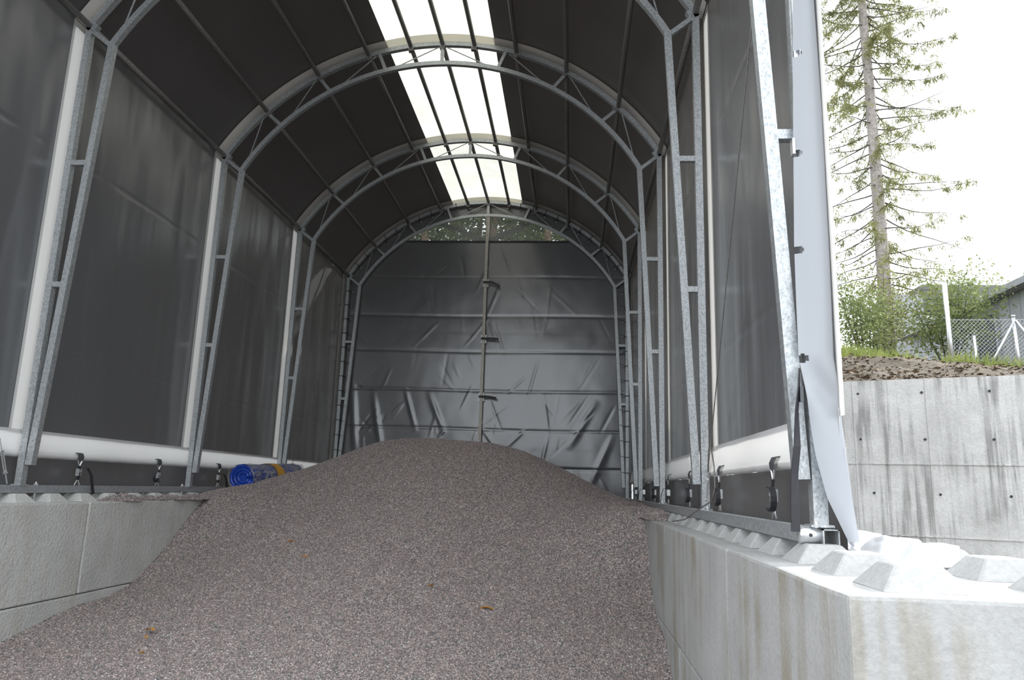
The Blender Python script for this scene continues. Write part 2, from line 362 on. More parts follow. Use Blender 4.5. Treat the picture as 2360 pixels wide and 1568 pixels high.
def scatter(o, dens, smin, smax, seed=0):
    src = bpy.data.objects.new('stone_grain', grain_mesh())      # mesh data only, instanced below; never linked to the scene
    ng = bpy.data.node_groups.new('stone_scatter', 'GeometryNodeTree')
    ng.interface.new_socket('Geometry', in_out='INPUT', socket_type='NodeSocketGeometry'); ng.interface.new_socket('Geometry', in_out='OUTPUT', socket_type='NodeSocketGeometry')
    A = ng.nodes.new; gi = A('NodeGroupInput'); go = A('NodeGroupOutput'); dp = A('GeometryNodeDistributePointsOnFaces'); dp.inputs['Density'].default_value = dens; dp.inputs['Seed'].default_value = seed
    oi = A('GeometryNodeObjectInfo'); oi.inputs[0].default_value = src; ip = A('GeometryNodeInstanceOnPoints'); jn = A('GeometryNodeJoinGeometry')
    rv = A('FunctionNodeRandomValue'); rv.data_type = 'FLOAT_VECTOR'; rv.inputs[1].default_value = (6.28,)*3
    rs = A('FunctionNodeRandomValue'); rs.data_type = 'FLOAT'; rs.inputs[2].default_value = smin; rs.inputs[3].default_value = smax
    L = ng.links.new
    L(gi.outputs[0], dp.inputs[0]); L(dp.outputs['Points'], ip.inputs['Points']); L(oi.outputs['Geometry'], ip.inputs['Instance'])
    L(rv.outputs[0], ip.inputs['Rotation']); L(rs.outputs[1], ip.inputs['Scale']); L(gi.outputs[0], jn.inputs[0]); L(ip.outputs[0], jn.inputs[0]); L(jn.outputs[0], go.inputs[0])
    md = o.modifiers.new('stones', 'NODES'); md.node_group = ng
scatter(PILE, 4200, .0042, .0085)
def spill(name, pts, label):
    # small drift of stones on the block tops
    m = MB(); cx = sum(p[0] for p in pts)/len(pts)
    for (x, y, r, h) in pts:
        n, k = 14, 5; vs = [(x, y, BT+DZ[-1 if x < 0 else 1]+h)]; fs = []
        zb = BT+DZ[-1 if x < 0 else 1]
        for a in range(1, k+1):
            for b in range(n):
                rr = r*a/k*(1+.25*N3(x+math.cos(b*6.283/n), y+math.sin(b*6.283/n), a*.2, 2))
                px, py = x+rr*.45*math.cos(b*6.283/n), y+rr*math.sin(b*6.283/n)
                vs.append((px, py, zb-.003+h*(1-(a/k)**1.5)))
        for b in range(n): fs.append((0, 1+b, 1+(b+1) % n))
        for a in range(k-1):
            for b in range(n):
                fs.append((1+a*n+b, 1+(a+1)*n+b, 1+(a+1)*n+(b+1) % n, 1+a*n+(b+1) % n))
        m.add(vs, fs)
    o = m.build(name, GRAV, None, True, label=label, cat='gravel', kind='stuff'); scatter(o, 4200, .005, .009, 3)
spill('gravel_spill', [(-2.84, 7.7, .36, .075), (-2.85, 8.2, .33, .05), (-2.86, 8.65, .42, .055), (-2.85, 9.2, .5, .06)], 'drift of gravel lying on the left wall block tops among the studs')
spill('gravel_spill', [(2.84, 8.1, .4, .09), (2.86, 8.7, .5, .1), (2.9, 9.3, .5, .07)], 'drift of gravel lying on the right wall block tops')

# ------------------------------------------------------------------ hall cover
def fold(y, z, sd):
    top = max(0, min(1, (z-3.6)/2.6))
    f = .034*top*math.sin(y*8.5+2.6*N3(y, z*.3, sd, .9))*max(.0, N3(y, z*.25, sd+4, .7)+.45)
    f += .012*N3(y*1.5, z*.35, sd+9, 1.6) + .006*N3(y*5, z*.7, sd+2, 1.2)
    for zs in (5.06, 3.13):
        f += .007*math.exp(-((z-zs-.02*math.sin(y))/.02)**2)
    k = min(abs(y-q) for q in YF); f *= min(1, max(0, (k-.15)/.4))*min(1, max(.0, (ZTOP-z)/.35))
    return f
def side_cover(sd):
    nm = 'wall_left' if sd < 0 else 'wall_right'
    y0, y1 = YF[0]-.06, YF[4]+.17; z0 = 2.352
    def fn(u, v):
        y = y0+(y1-y0)*u; z = z0+(ZTOP-z0)*v; return (sd*(XT+.006+max(-.004, fold(y, z, sd)*.9)), y, z)
    o = struct(grid(nm, fn, 400, 170, T_DARK, None, lambda u, v: v < .985 and min(abs(y0+(y1-y0)*u-q) for q in YF[1:4]) < .08), 'dark grey tarpaulin side wall of the hall on the %s' % ('left' if sd < 0 else 'right'))
    for i, yc in enumerate(YF):                     # pale weld strips behind each truss leg
        a, b = yc-.125, min(yc+.125, y1)
        m = MB(); zz = np.linspace(z0-.01, ZTOP-.005, 40)
        vs = []; fs = []
        for z in zz:
            for t in range(5):
                y = a+(b-a)*t/4; vs.append((sd*(XT+.003), y, z))
        for r in range(len(zz)-1):
            for t in range(4): fs.append((r*5+t, r*5+t+1, (r+1)*5+t+1, (r+1)*5+t))
        m.add(vs, fs).build('weld_strip', T_STRIP, o, True)
    prof = [(-.004, 2.378), (-.006, 2.30), (-.012, 2.225), (-.034, 2.195), (-.047, 2.168), (-.045, 2.143), (-.028, 2.127), (.0, 2.135), (.012, 2.2)]
    m = MB(); NY = 260; vs = []; fs = []
    for i in range(NY+1):
        y = y0-.02+(y1-y0+.02)*i/NY
        wv = .004*N3(y*6, 0, sd, 1.)+.003*N3(y*14, 1, sd, 1.)
        for j, (dx, z) in enumerate(prof): vs.append((sd*(XT+dx+wv*(1 if 1 < j < 8 else 0)), y, z+wv*(.6 if 3 < j < 8 else .3)))
    n = len(prof)
    for i in range(NY):
        for j in range(n-1): fs.append((i*n+j, i*n+j+1, (i+1)*n+j+1, (i+1)*n+j))
    m.add(vs, fs).build('hem_band', T_HEM, o, True)
    p = MB(); p.tube([(sd*(XT-.012), y0+.03, 2.158), (sd*(XT-.012), y1, 2.158)], .024, 10); p.build('hem_pipe', STEEL, o, True)
    def sk(u, v):
        y = YF[0]+.03+(y1-YF[0]-.03)*u; z = BT+.02+(2.135-BT-.02)*v; return (sd*(XT+.035+.015*N3(y*2, z, sd+3, 1.3)), y, z)
    grid('skirt', sk, 160, 10, T_SKIRT, o)
side_cover(-1); side_cover(1)

def arc_pt(ang, r, zc=ZC): return (-r*math.cos(ang), r*math.sin(ang)+zc)       # ang 0 = left horizontal
A0 = math.asin((ZTOP-ZC)/RT)
roof = struct(empty('ceiling', (0, 9.4, ZTOP)), 'curved tarpaulin roof of the hall with a pale skylight strip')
AL = math.acos(.80/RT); AR = math.pi-math.acos(.735/RT)
def roof_piece(nm, a, b, mat, nu):
    def fn(u, v):
        t = a+(b-a)*u; y = YF[0]-.06+(YF[4]+.23-YF[0])*v
        k = min(abs(y-q) for q in YF); r = RT+.008+(.012*N3(t*2, y*.5, 3, 1.5)+.004*N3(t*6, y*1.5, 3, 1.5))*min(1, k/.5)
        x, z = arc_pt(t, r); return (x, y, z)
    grid(nm, fn, nu, 120, mat, roof)
roof_piece('dark_panel', A0-.012, AL, T_ROOF, 40); roof_piece('skylight_panel', AL, AR, T_SKY, 20); roof_piece('dark_panel', AR, math.pi-A0+.012, T_ROOF, 40)
for yc in YF:
    a, b = yc-.125, yc+.125
    for (t0, t1) in ((A0, AL), (AL, AR), (AR, math.pi-A0)):
        m = MB(); vs = []; fs = []; K = 28
        for i in range(K+1):
            t = t0+(t1-t0)*i/K
            for q in range(4):
                x, z = arc_pt(t, RT-.008+.003*math.sin(q*2)); vs.append((x, a+(min(b, YF[4]+.1)-a)*q/3, z))
        for i in range(K):
            for q in range(3): fs.append((i*4+q, i*4+q+1, (i+1)*4+q+1, (i+1)*4+q))
        m.add(vs, fs).build('weld_strip', T_SKY if t0 == AL else T_STRIPR, roof, True)

# rear gable
YB = YF[4]+.075
ZW = 7.24; RW = 3.28
CRE = [(6.43, .010, 1), (5.57, .012, -1), (4.80, .016, 1), (3.97, .018, -1), (3.16, .020, 1), (2.4, .02, -1)]
WR = []
for _ in range(150):
    zc = 1.8+4.9*random.random()**1.5; xc = random.uniform(-2.7, 2.7); an = random.choice((-1, 1))*random.uniform(.1, .9)+math.pi/2
    WR.append((xc, zc, math.cos(an), math.sin(an), random.uniform(.10, .5), random.uniform(.010, .028), random.uniform(-.014, .014)*(1.5 if zc < 4.2 else .6)))
WR += [(.42, 6.85, -.34, .94, .5, .02, .012), (.2, 5.98, .34, .94, .45, .02, .013), (.32, 5.1, -.34, .94, .4, .022, -.014), (.28, 3.5, -.40, .92, .45, .022, -.02), (1.35, 5.9, .1, 1, .4, .02, .010),
       (1.35, 3.5, -.15, 1, .5, .02, .018), (1.3, 2.6, .2, .98, .5, .03, .025), (-1.5, 3.55, -.3, .95, .5, .04, .04), (-.95, 3.5, -.4, .9, .5, .05, .04), (-2.2, 3.3, -.2, .98, .7, .06, .045), (-2.7, 3.4, -.1, 1, .9, .07, .05),
       (2.1, 3.3, .5, .86, .6, .07, .04), (2.5, 2.6, .4, .9, .6, .06, .04), (.75, 3.0, .7, .7, .3, .025, .02), (.2, 2.95, -.6, .8, .35, .025, .025)]
def back_disp(x, z):
    d = 0
    for zc, a, s in CRE:
        e = (z-zc-.012*math.sin(x*1.3+zc))/.022
        if abs(e) < 3: d += -a*math.exp(-e*e)
        if abs(z-zc) < .42: d += s*.010*(1-abs(z-zc)/.42)
    for xc, zc, dx, dz, L, wd, a in WR:
        ax = (x-xc)*dx+(z-zc)*dz
        if abs(ax) > L: continue
        b = (-(x-xc)*dz+(z-zc)*dx)/wd
        if abs(b) < 3: d += a*math.exp(-b*b)*(1-(ax/L)**2)
    low = max(0, min(1, (4.6-z)/2.2))
    d += .03*low*N3(x*1.4, z*.5, 2, 1.6)+.012*N3(x, z*.6, 7, 1.2)+.006*N3(x*3, z*2.4, 1, 1.2)
    return d
def back_fn(u, v):
    z = 1.2+(ZW-1.2)*v
    hw = XT+.012 if z < ZTOP else math.sqrt(max(.01, (RT+.01)**2-(z-ZC)**2)); x = -hw+2*hw*u
    ed = min(1, (hw-abs(x))/.25+.05)
    return (x, YB+.03-back_disp(x, z)*ed*.48, z)
back = struct(grid('wall_back', back_fn, 230, 240, T_BACK), 'creased dark grey tarpaulin closing the rear gable of the hall')
def header():
    m = MB(); vs = []; fs = []; K = 60; e0 = math.asin((ZW-ZC)/RT)
    for i in range(K+1):
        t = e0+(math.pi-2*e0)*i/K
        x, z = arc_pt(t, RT); xi, zi = arc_pt(t, RW)
        if zi < ZW:                                  # clip to the sill line
            zi = ZW-.035; xi = x*(1.0 if z <= ZW+1e-4 else min(1, math.sqrt(RW*RW-(ZW-ZC)**2)/abs(x)))
        for q in range(4): vs.append((x+(xi-x)*q/3, YB+.02, z+(zi-z)*q/3))
    for i in range(K):
        for q in range(3): fs.append((i*4+q, i*4+q+1, (i+1)*4+q+1, (i+1)*4+q))
    m.add(vs, fs).build('header_panel', T_BACK, back, True)
header()
def gable_window():
    m = MB(); xs = math.sqrt(RW*RW-(ZW-ZC)**2); K = 40; vs = []; fs = []
    for i in range(K+1):
        x = -xs+2*xs*i/K; vs += [(x, YB+.035, ZW-.02), (x, YB+.035, ZC+math.sqrt(max(0, (RW+.02)**2-x*x)))]
    for i in range(K): fs.append((2*i, 2*i+2, 2*i+3, 2*i+1))
    o = struct(m.add(vs, fs).build('window_1', CLEAR), 'clear plastic half-moon window high in the rear gable')
    for a, b in (((-1.12, 7.70), (-.05, 7.27)), ((.90, 7.66), (.0, 7.27))):
        q = MB(); q.beam((a[0], YB+.06, a[1]), (b[0], YB+.06, b[1]), .085, .02); q.build('brace', DARKW, o)
    q = MB(); q.beam((-xs, YB+.012, ZW), (xs, YB+.012, ZW), .035, .012, (0, 1, 0)); q.build('sill_seam', SHEDD, o)
gable_window()
# lacing ties and eyelets around the gable frame
tie = MB(); h = .044
for a, b in (((-h, -h), (h, -h)), ((h, -h), (h, h)), ((h, h), (-h, h)), ((-h, h), (-h, -h))):
    tie.beam((a[0], a[1], 0), (b[0], b[1], 0), .004, .014, (0, 0, 1))
tie.beam((-h, -h, 0), (-h-.11, -h-.05, .03), .006, .006); TIE = tie.mesh('cable_tie')
ey = MB(); ey.tube([(.0, -.006, 0), (0, .006, 0)], .017, 10); EYE = ey.mesh('eyelet', True)
def lace(x, z, ang):
    o = link_mesh('cable_tie', TIE, back, BLACK, (x, YF[4], z)); o.rotation_euler = (0, ang, 0)
    r = link_mesh('eyelet', EYE, back, STEEL_B, (x-math.cos(ang)*0 + math.sin(0), YB-.008, z)); 
    dx, dz = (-x, ZC-z); q = math.hypot(dx, dz)
    if z > ZE: r.location.x += dx/q*.085; r.location.z += dz/q*.085
    else: r.location.x += -.085 if x > 0 else .085
for i in range(24):
    t = math.radians(34+112*(i+.5)/24)
    if i in (11, 12): continue
    x, z = arc_pt(t, RO); lace(x, z, math.pi/2-t+math.pi/2 if False else t-math.pi)
for sd in (-1, 1):
    for i in range(13): lace(sd*3.0, 2.35+i*.31, math.pi/2*0+(0 if sd > 0 else math.pi))

# ------------------------------------------------------------------ trusses
TW = .063
def arc_sweep(m, rad, zc, a, b, y, wd, n=56):
    secs = []
    for i in range(n+1):
        t = a+(b-a)*i/n; c = []
        for dr, dy in ((-1, -1), (1, -1), (1, 1), (-1, 1)):
            x, z = arc_pt(t, rad+dr*wd/2, zc); c.append(Vector((x, y+dy*wd/2, z)))
        secs.append(c)
    m.sweep(None, secs)
PX = [3.0, 2.46, 1.75, 1.05, .455, 0, -.455, -1.05, -1.75, -2.46, -3.0]
def on_out(x): return (x, ZC+math.sqrt(RO*RO-x*x))
def on_in(x): return (x, ZI+math.sqrt(RI*RI-x*x))
STR = [(2.46, 2.24), (1.75, 1.575), (.90, .80), (0, 0), (-.90, -.80), (-1.75, -1.575), (-2.46, -2.24)]
XIN, ZIN = 2.739, 6.213
def truss(y, label):
    t = empty('arch_truss', (0, y, 0), label=label, cat='steel truss', group='galvanised arch trusses of the hall')
    ao = math.asin((ZE-ZC)/RO); ai = math.asin((ZIN-.02-ZI)/RI)
    m = MB(); arc_sweep(m, RO, ZC, ao, math.pi-ao, y, TW); m.build('outer_chord', STEEL, t)
    m = MB(); arc_sweep(m, RI, ZI, ai, math.pi-ai, y, TW*.93); m.build('inner_chord', STEEL, t)
    for sd in (-1, 1):
        zb = RAILT[sd]
        MB().beam((sd*3.0, y, zb), (sd*3.0, y, ZE+.02), TW, TW).build('outer_leg', STEEL, t)
        fx, fz = 2.93, 2.06
        MB().beam((sd*fx, y, fz), (sd*XIN, y, ZIN+.01), TW, TW).build('inner_leg', STEEL, t)
        for z in (4.95, 3.73):
            xi = XIN+(fx-XIN)*(ZIN-z)/(ZIN-fz); MB().beam((sd*(xi+.03), y, z), (sd*2.967, y, z), .05, .05).build('rung', STEEL, t)
        MB().box((sd*3.0-.05, y-.05, zb-.002), (sd*3.0+.05, y+.05, zb+.008)).build('base_plate', STEEL, t)
        MB().beam((sd*2.97, y, ZE-.01), (sd*(XIN+.02), y, ZIN-.005), .045, .045).build('strut', STEEL, t)
    for xo, xi in STR:
        a, b = on_out(xo), on_in(xi); MB().beam((a[0], y, a[1]-.02), (b[0], y, b[1]+.02), .045, .045).build('strut', STEEL, t)
    nodes = [(3.0, XIN)]+STR+[(-3.0, -XIN)]
    for i in range(8):
        (xo0, xi0), (xo1, xi1) = nodes[i], nodes[i+1]
        if abs(xo0) < abs(xo1): (xo0, xi0), (xo1, xi1) = (xo1, xi1), (xo0, xi0)
        p = on_out(xo1*(1.0 if xo1 else 0)+.05*(1 if xo0 > 0 else -1)); q = (xi0, ZIN) if abs(xi0) == XIN else on_in(xi0)
        q = (q[0]-.05*(1 if xo0 > 0 else -1), q[1]+.05 if abs(xi0) == XIN else q[1])
        MB().tube([(p[0], y, p[1]-.04), (q[0], y, q[1]+.01)], .0085, 6).build('tie_rod', STEEL, t)
    for x in PX:
        a = on_out(x*.997); d = Vector((x, 0, a[1]-ZC)).normalized(); c = Vector((a[0], y, a[1]))-d*.045
        MB().beam(c-d*.03, c+d*.02, .075, .06).build('purlin_clamp', STEEL_D if abs(x) < 2.9 else STEEL, t)
TL = ['galvanised arch truss of the front opening, its right leg beside the silver flap', 'largest galvanised arch truss, whose left leg stands at the photo edge',
      'galvanised arch truss with the widest full arc in view, second from the left edge', 'galvanised arch truss just in front of the rear gable frame', 'galvanised arch truss laced to the rear gable tarpaulin']
for y, l in zip(YF, TL): truss(y, l)
PN = ['roof purlin along the right eave', 'first roof purlin up from the right eave', 'second roof purlin up from the right eave', 'roof purlin just right of the skylight', 'right purlin crossing the skylight',
      'ridge purlin down the middle of the skylight', 'left purlin crossing the skylight', 'roof purlin just left of the skylight', 'second roof purlin up from the left eave', 'first roof purlin up from the left eave', 'roof purlin along the left eave']
for x, nm in zip(PX, PN):
    a = on_out(x*.9995); e = empty('roof_purlin', (a[0], YF[0], a[1]), label='shaded galvanised '+nm, cat='purlin', group='roof purlins')
    for i in range(4): MB().tube([(a[0], YF[i]+.036, a[1]), (a[0], YF[i+1]-.036, a[1])], .031, 10).build('tube', STEEL_D, e, True)

# centre post of the rear gable
e = empty('gable_post', (0, YF[4]-.05, 2.0), label='weathered centre post standing against the rear tarpaulin', cat='post')
MB().beam((0, YF[4]+.005, 1.6), (0, YF[4]+.005, 8.07), .062, .05).build('tube', POSTM, e)
for z, cv in ((6.29, -.10), (5.06, -.01), (3.83, -.03)):
    MB().box((-.06, YF[4]+.032, z-.09), (.06, YF[4]+.05, z+.09)).build('clamp_plate', STEEL, e)
    MB().band([(-.05, YF[4]-.03, z), (.04, YF[4]-.03, z), (.14, YF[4]-.035, z), (.24, YF[4]-.04, z+cv*.5), (.32, YF[4]-.04, z+cv)], (0, 0, .045), .008).build('strap_tail', BLACK, e)

# ------------------------------------------------------------------ base rails
def rail(sd, label):
    zt = RAILT[sd]; ya = -.5 if sd < 0 else YF[0]+.03
    xa, xb = (-3.0, -3.0) if sd < 0 else (2.945, 3.0)
    if sd < 0: ya = 3.45
    e = empty('base_rail', (sd*3, YF[0], zt-.068), label=label, cat='rail')
    MB().beam((xa, ya, zt-.034), (xb, YF[4]+.05, zt-.034), .068, .068, (0, 0, 1)).build('tube', STEEL if sd > 0 else STEEL_D2, e)
    ys = [6.56, 9.17, 12.1] if sd < 0 else [6.2, 9.2, 12.1]
    for y in ys:
        MB().tube([(sd*2.985, y, zt-.19), (sd*2.985, y, zt+.03)], .008, 8).build('anchor_bolt', STEEL_B, e)
        MB().tube([(sd*2.985, y, zt), (sd*2.985, y, zt+.016)], .02, 6).build('nut', STEEL_B, e)
    if sd > 0:
        y = YF[0]
        MB().tube([(2.905, y-.015, zt-.036), (2.995, y-.015, zt-.036)], .036, 16).build('sleeve', STEEL_B, e, True)
        MB().tube([(2.945, y-.053, zt-.036), (2.945, y-.048, zt-.036)], .008, 10).build('sleeve_hole', SHEDD, e)
        m = MB(); o_, i_ = .035, .030
        for dx, dz, sx, sz in ((0, o_-.0025, o_, .0025), (0, -o_+.0025, o_, .0025), (-o_+.0025, 0, .0025, o_), (o_-.0025, 0, .0025, o_)):
            m.box((3.03+dx-sx, y-.06, zt-.044+dz-sz), (3.03+dx+sx, y+.10, zt-.044+dz+sz))
        m.build('stub_tube', STEEL, e)
        m = MB(); z = zt-.17; rs = []; ps = []
        while z < zt-.075: ps += [(2.985, y-.05, z), (2.985, y-.05, z+.006)]; rs += [.011, .008]; z += .012
        m.tube(ps, rs, 10); m.build('threaded_rod', STEEL_B, e)
        MB().tube([(2.975, y-.03, zt-.005), (2.975, y-.03, zt+.022)], .011, 6).build('bolt_head', STEEL_B, e)
STEEL_D2 = steel_mat('rail_wire_steel', (.34, .36, .38), (.52, .54, .56), .45, .6)  # plain grey steel for the left rail and the fence wires
rail(-1, 'galvanised square base rail on the left wall studs'); rail(1, 'galvanised square base rail on the right wall studs')

# ------------------------------------------------------------------ ratchet straps between hem pipe and rail
def strap(sd, y, label, loop):
    x = sd*(XT-.055); zt = RAILT[sd]; zr = zt+.005
    e = empty('ratchet_strap', (x, y, zt), label=label, cat='strap', group='ratchet straps tying the cover hem to the rails')
    xi = x-sd*.012
    m = MB(); m.band([(x+sd*.02, y, 2.20), (x-sd*.004, y, 2.195), (xi-sd*.006, y, 2.165), (xi, y, 2.125)], (0, .085, 0), .008); m.build('pipe_hook', HOOKM, e)
    m = MB(); m.tube([(xi, y-.035, 2.13), (xi, y, 2.065)], .006, 6); m.tube([(xi, y+.035, 2.13), (xi, y, 2.065)], .006, 6); m.build('upper_hook_wire', STEEL_B, e)
    m = MB(); m.tube([(xi, y-.04, zr), (xi, y, zr+.06), (xi, y+.04, zr)], .006, 6); m.build('rail_hook_wire', STEEL_B, e)
    m = MB(); m.band([(xi, y, 2.075), (xi-sd*.006, y+.004, 1.99), (xi, y, zr+.05)], (0, .032, 0), .010); m.build('webbing', BLACK, e)
    zc = zr+.10
    m = MB(); m.box((xi-.018, y-.02, zc-.01), (xi+.018, y-.013, zc+.06)); m.box((xi-.018, y+.013, zc-.01), (xi+.018, y+.02, zc+.06)); m.tube([(xi-sd*.012, y-.024, zc+.03), (xi-sd*.012, y+.024, zc+.03)], .011, 8); m.build('ratchet', STEEL_B, e)
    pts = []
    if loop == 0:      # tail hanging over the rail
        pts = [(xi-sd*.015, y+.02, zc+.07), (xi-sd*.05, y+.06, zc+.07), (xi-sd*.07, y+.10, zc), (xi-sd*.08, y+.13, zr-.02), (xi-sd*.085, y+.15, zr-.085)]
    else:              # tail curled back in a loop
        for k in range(11):
            a = math.radians(70+loop*k*24); pts.append((xi-sd*(.035), y-.07+.065*math.cos(a), zc+.005+.065*math.sin(a)))
    MB().band(pts, (sd*.032, .0, 0) if loop else (.006, .034, 0), .005).build('strap_tail', BLACK, e)
strap(-1, 7.19, 'strap with long black tail over the left rail, nearest the photo edge', 0)
strap(-1, 8.65, 'strap on the left rail between the tailed strap and the second leg', 1)
strap(-1, 10.2, 'strap on the left rail beside the blue roll', 0)
strap(1, 4.33, 'largest strap on the right rail, next to the hanging black webbing', 1)
strap(1, 5.88, 'strap with round looped tail right of the thick right leg', 1)
strap(1, 7.35, 'strap with a hanging loop just left of the thick right leg', 1)
strap(1, 8.95, 'third strap left of the thick right leg, its tail over the rail', 0)
strap(1, 10.4, 'small far strap on the right rail near the gravel edge', 1)
strap(1, 11.95, 'small far strap on the right rail two before the gable', 0)
strap(1, 13.4, 'farthest small strap on the right rail beside the gable', 0)

# bracing cables with turnbuckles
def cable(name_pts, tb, label, parts_r=.0045):
    e = empty('bracing_cable', name_pts[-1], label=label, cat='cable', group='bracing cables')
    MB().tube(name_pts, parts_r, 6).build('wire', STEEL_D, e)
    a, b = Vector(tb[0]), Vector(tb[1]); d = b-a
    m = MB(); m.tube([a, a+d*.3], .006, 6); m.tube([b-d*.3, b], .006, 6); m.build('eye_bolt', STEEL_B, e)
    s_ = Vector((0, .012, 0)); m = MB(); m.tube([a+d*.25+s_, b-d*.25+s_], .006, 6); m.tube([a+d*.25-s_, b-d*.25-s_], .006, 6)
    m.tube([a+d*.25-s_*1.4, a+d*.25+s_*1.4], .011, 6); m.tube([b-d*.25-s_*1.4, b-d*.25+s_*1.4], .011, 6); m.build('turnbuckle', STEEL_B, e)
XB = XT-.075
cable([(XB, YF[0]+.06, 6.2), (XB, 6.30, 2.18)], ((XB, 6.30, 2.18), (XB-.02, 6.36, RAILT[1]+.01)), 'thin diagonal bracing cable on the right wall with turnbuckle at the thick leg')
cable([(-XB, YF[4]-.1, 6.1), (-XB, 12.85, 2.16)], ((-XB, 12.85, 2.16), (-XB, 12.75, RAILT[-1]+.01)), 'thin diagonal bracing cable at the rear left behind the third leg')
cable([(-XB, YF[0]+.1, 6.2), (-XB, 6.08, 2.26)], ((-XB, 6.08, 2.26), (-XB, 6.24, RAILT[-1]+.01)), 'bracing cable with turnbuckle at the left photo edge')
# loose wire tail over the right rail
tag(MB().tube([(3.0, 6.22, 2.16), (2.99, 6.12, 2.33), (2.985, 6.0, 2.36), (2.98, 5.85, 2.2), (2.975, 5.80, 2.03), (2.955, 5.86, 1.93), (2.90, 6.05, 1.87), (2.84, 6.45, 1.77), (2.80, 6.9, 1.735)], .0055, 6).build('wire_tail', STEEL_D, None, True),
    'loose grey wire end curling over the right rail onto the block', 'wire')

# ------------------------------------------------------------------ front right silver flap
def flap():
    y = YF[0]-.075
    holes = [(2.965, 4.13), (2.946, 3.60), (2.933, 3.115), (2.928, 2.60), (2.97, 4.66), (2.97, 5.2)]
    def edges(z):
        L = np.interp(z, [1.80, 1.98, 2.165, 2.45, 2.61, 3.15, 3.84, 4.43, 6.3], [3.085, 3.008, 2.969, 2.937, 2.921, 2.926, 2.950, 2.973, 2.97])
        R = np.interp(z, [1.80, 2.17, 2.52, 2.60, 3.15, 3.84, 4.43, 6.3], [3.148, 3.130, 3.104, 3.098, 3.103, 3.105, 3.093, 3.09]); return L, R
    nu, nv = 22, 520; z0, z1 = 1.80, 6.3
    def fn(u, v):
        z = z0+(z1-z0)*v; L, R = edges(z); x = L+(R-L)*u
        yy = y-.018*math.sin(min(1, u*1.15)*math.pi)+.010*N3(x*6, z*1.2, 2, 1.2)
        if u > .85: yy += .10*((u-.85)/.15)**2
        if z < 2.62:
            k = (2.62-z)/.6; yy -= .02*k*(1-u)+.03*math.sin(u*5+z*6)*min(1, k*3)*math.exp(-((z-2.5)/.14)**2)
        return (x, yy, z)
    def skip(u, v):
        z = z0+(z1-z0)*v; L, R = edges(z); x = L+(R-L)*u
        return any(((x-hx-.008)/.026)**2+((z-hz)/.019)**2 < 1 for hx, hz in holes)
    e = empty('cover_flap', (3.06, y, 1.8), label='silver grey cover flap with punched holes hanging at the front right leg', cat='tarpaulin')
    grid('sheet', fn, nu, nv, T_FLAP, e, skip)
    MB().tube([(2.985, y+.03, 2.6), (2.995, y+.03, 6.2)], .018, 10).build('edge_pipe', STEEL_B, e, True)
    def tail(u, v):
        a = Vector((3.085, y-.03, 1.80)).lerp(Vector((3.148, y+.07, 1.80)), u); b = Vector((3.17, y-.06, BT+.012)).lerp(Vector((3.36, y+.75, BT+.012)), u)
        p = a.lerp(b, v); p.z = a.z+(b.z-a.z)*(v**.7)+.02*math.sin(v*math.pi)*math.sin(u*7); return p
    grid('tail', tail, 16, 14, T_FLAP, e)
flap()
def stud_h(x, yv):
    h = 0
    for r in (.28, .78):
        for k in range(10):
            d = max(abs(x-(FACE+r)), abs(yv-(2.34+PITCH*(k+.5)+.03))); h = max(h, SH*min(1, max(0, (.135-d)/.06)))
    return h
def drape(q, label, seed):
    A, B, C, D = [Vector((a, b, 0)) for a, b in q]
    def fn(u, v):
        p = A.lerp(B, u).lerp(D.lerp(C, u), v); p.x += .03*N3(u*3, v*3, seed); p.y += .05*N3(u*2, v*2, seed+4)
        p.z = BT+.010+stud_h(p.x, p.y)+.018*abs(N3(u*4, v*4, seed+2))*(1-abs(2*u-1)**3)+.012*math.sin(math.pi*min(1, v*4))*(.5+.5*math.sin(u*6)); return p
    tag(grid('tarp_end', fn, 40, 40, T_WHITE), label, 'tarpaulin')
drape([(3.24, 3.36), (3.47, 3.20), (3.60, 3.62), (3.36, 3.80)], 'white tarp tongue lying between the near studs at the wall end', 1)
drape([(3.34, 3.78), (3.56, 3.74), (3.60, 4.40), (3.36, 4.45)], 'white tarp end draped over a stud at the foot of the flap', 5)

# hanging black webbing at the front right
e = empty('hanging_webbing', (2.9, YF[0]-.07, 1.82), label='wide black webbing strap hanging in front of the right rail end', cat='strap')
ym = YF[0]-.10
MB().band([(2.915, ym, 2.55), (2.908, ym, 2.46), (2.895, ym, 2.36), (2.887, ym-.01, 2.2), (2.872, ym-.005, 2.08), (2.866, ym-.012, 1.95), (2.865, ym-.01, 1.835)],
          [(.012, .03, 0), (.016, .03, 0), (.022, .03, 0), (.034, .02, 0), (.036, .02, 0), (.040, .015, 0), (.040, .012, 0)], .004).build('webbing', BLACK, e)
MB().box((2.912, ym-.005, 2.40), (2.926, ym+.02, 2.47)).build('buckle', HOOKM, e)
e = empty('corner_ratchet', (2.95, YF[0]-.06, 3.66), label='black ratchet buckle halfway up the front right leg', cat='strap')
MB().box((2.945, YF[0]-.075, 3.63), (2.995, YF[0]-.045, 3.665)).build('buckle', BLACK, e)
MB().box((2.938, YF[0]-.08, 3.60), (2.950, YF[0]-.04, 3.68)).build('ratchet', STEEL_B, e)
MB().band([(2.985, YF[0]-.06, 3.90), (2.98, YF[0]-.058, 3.78), (2.965, YF[0]-.06, 3.67)], (.016, .008, 0), .004).build('webbing', BLACK, e)

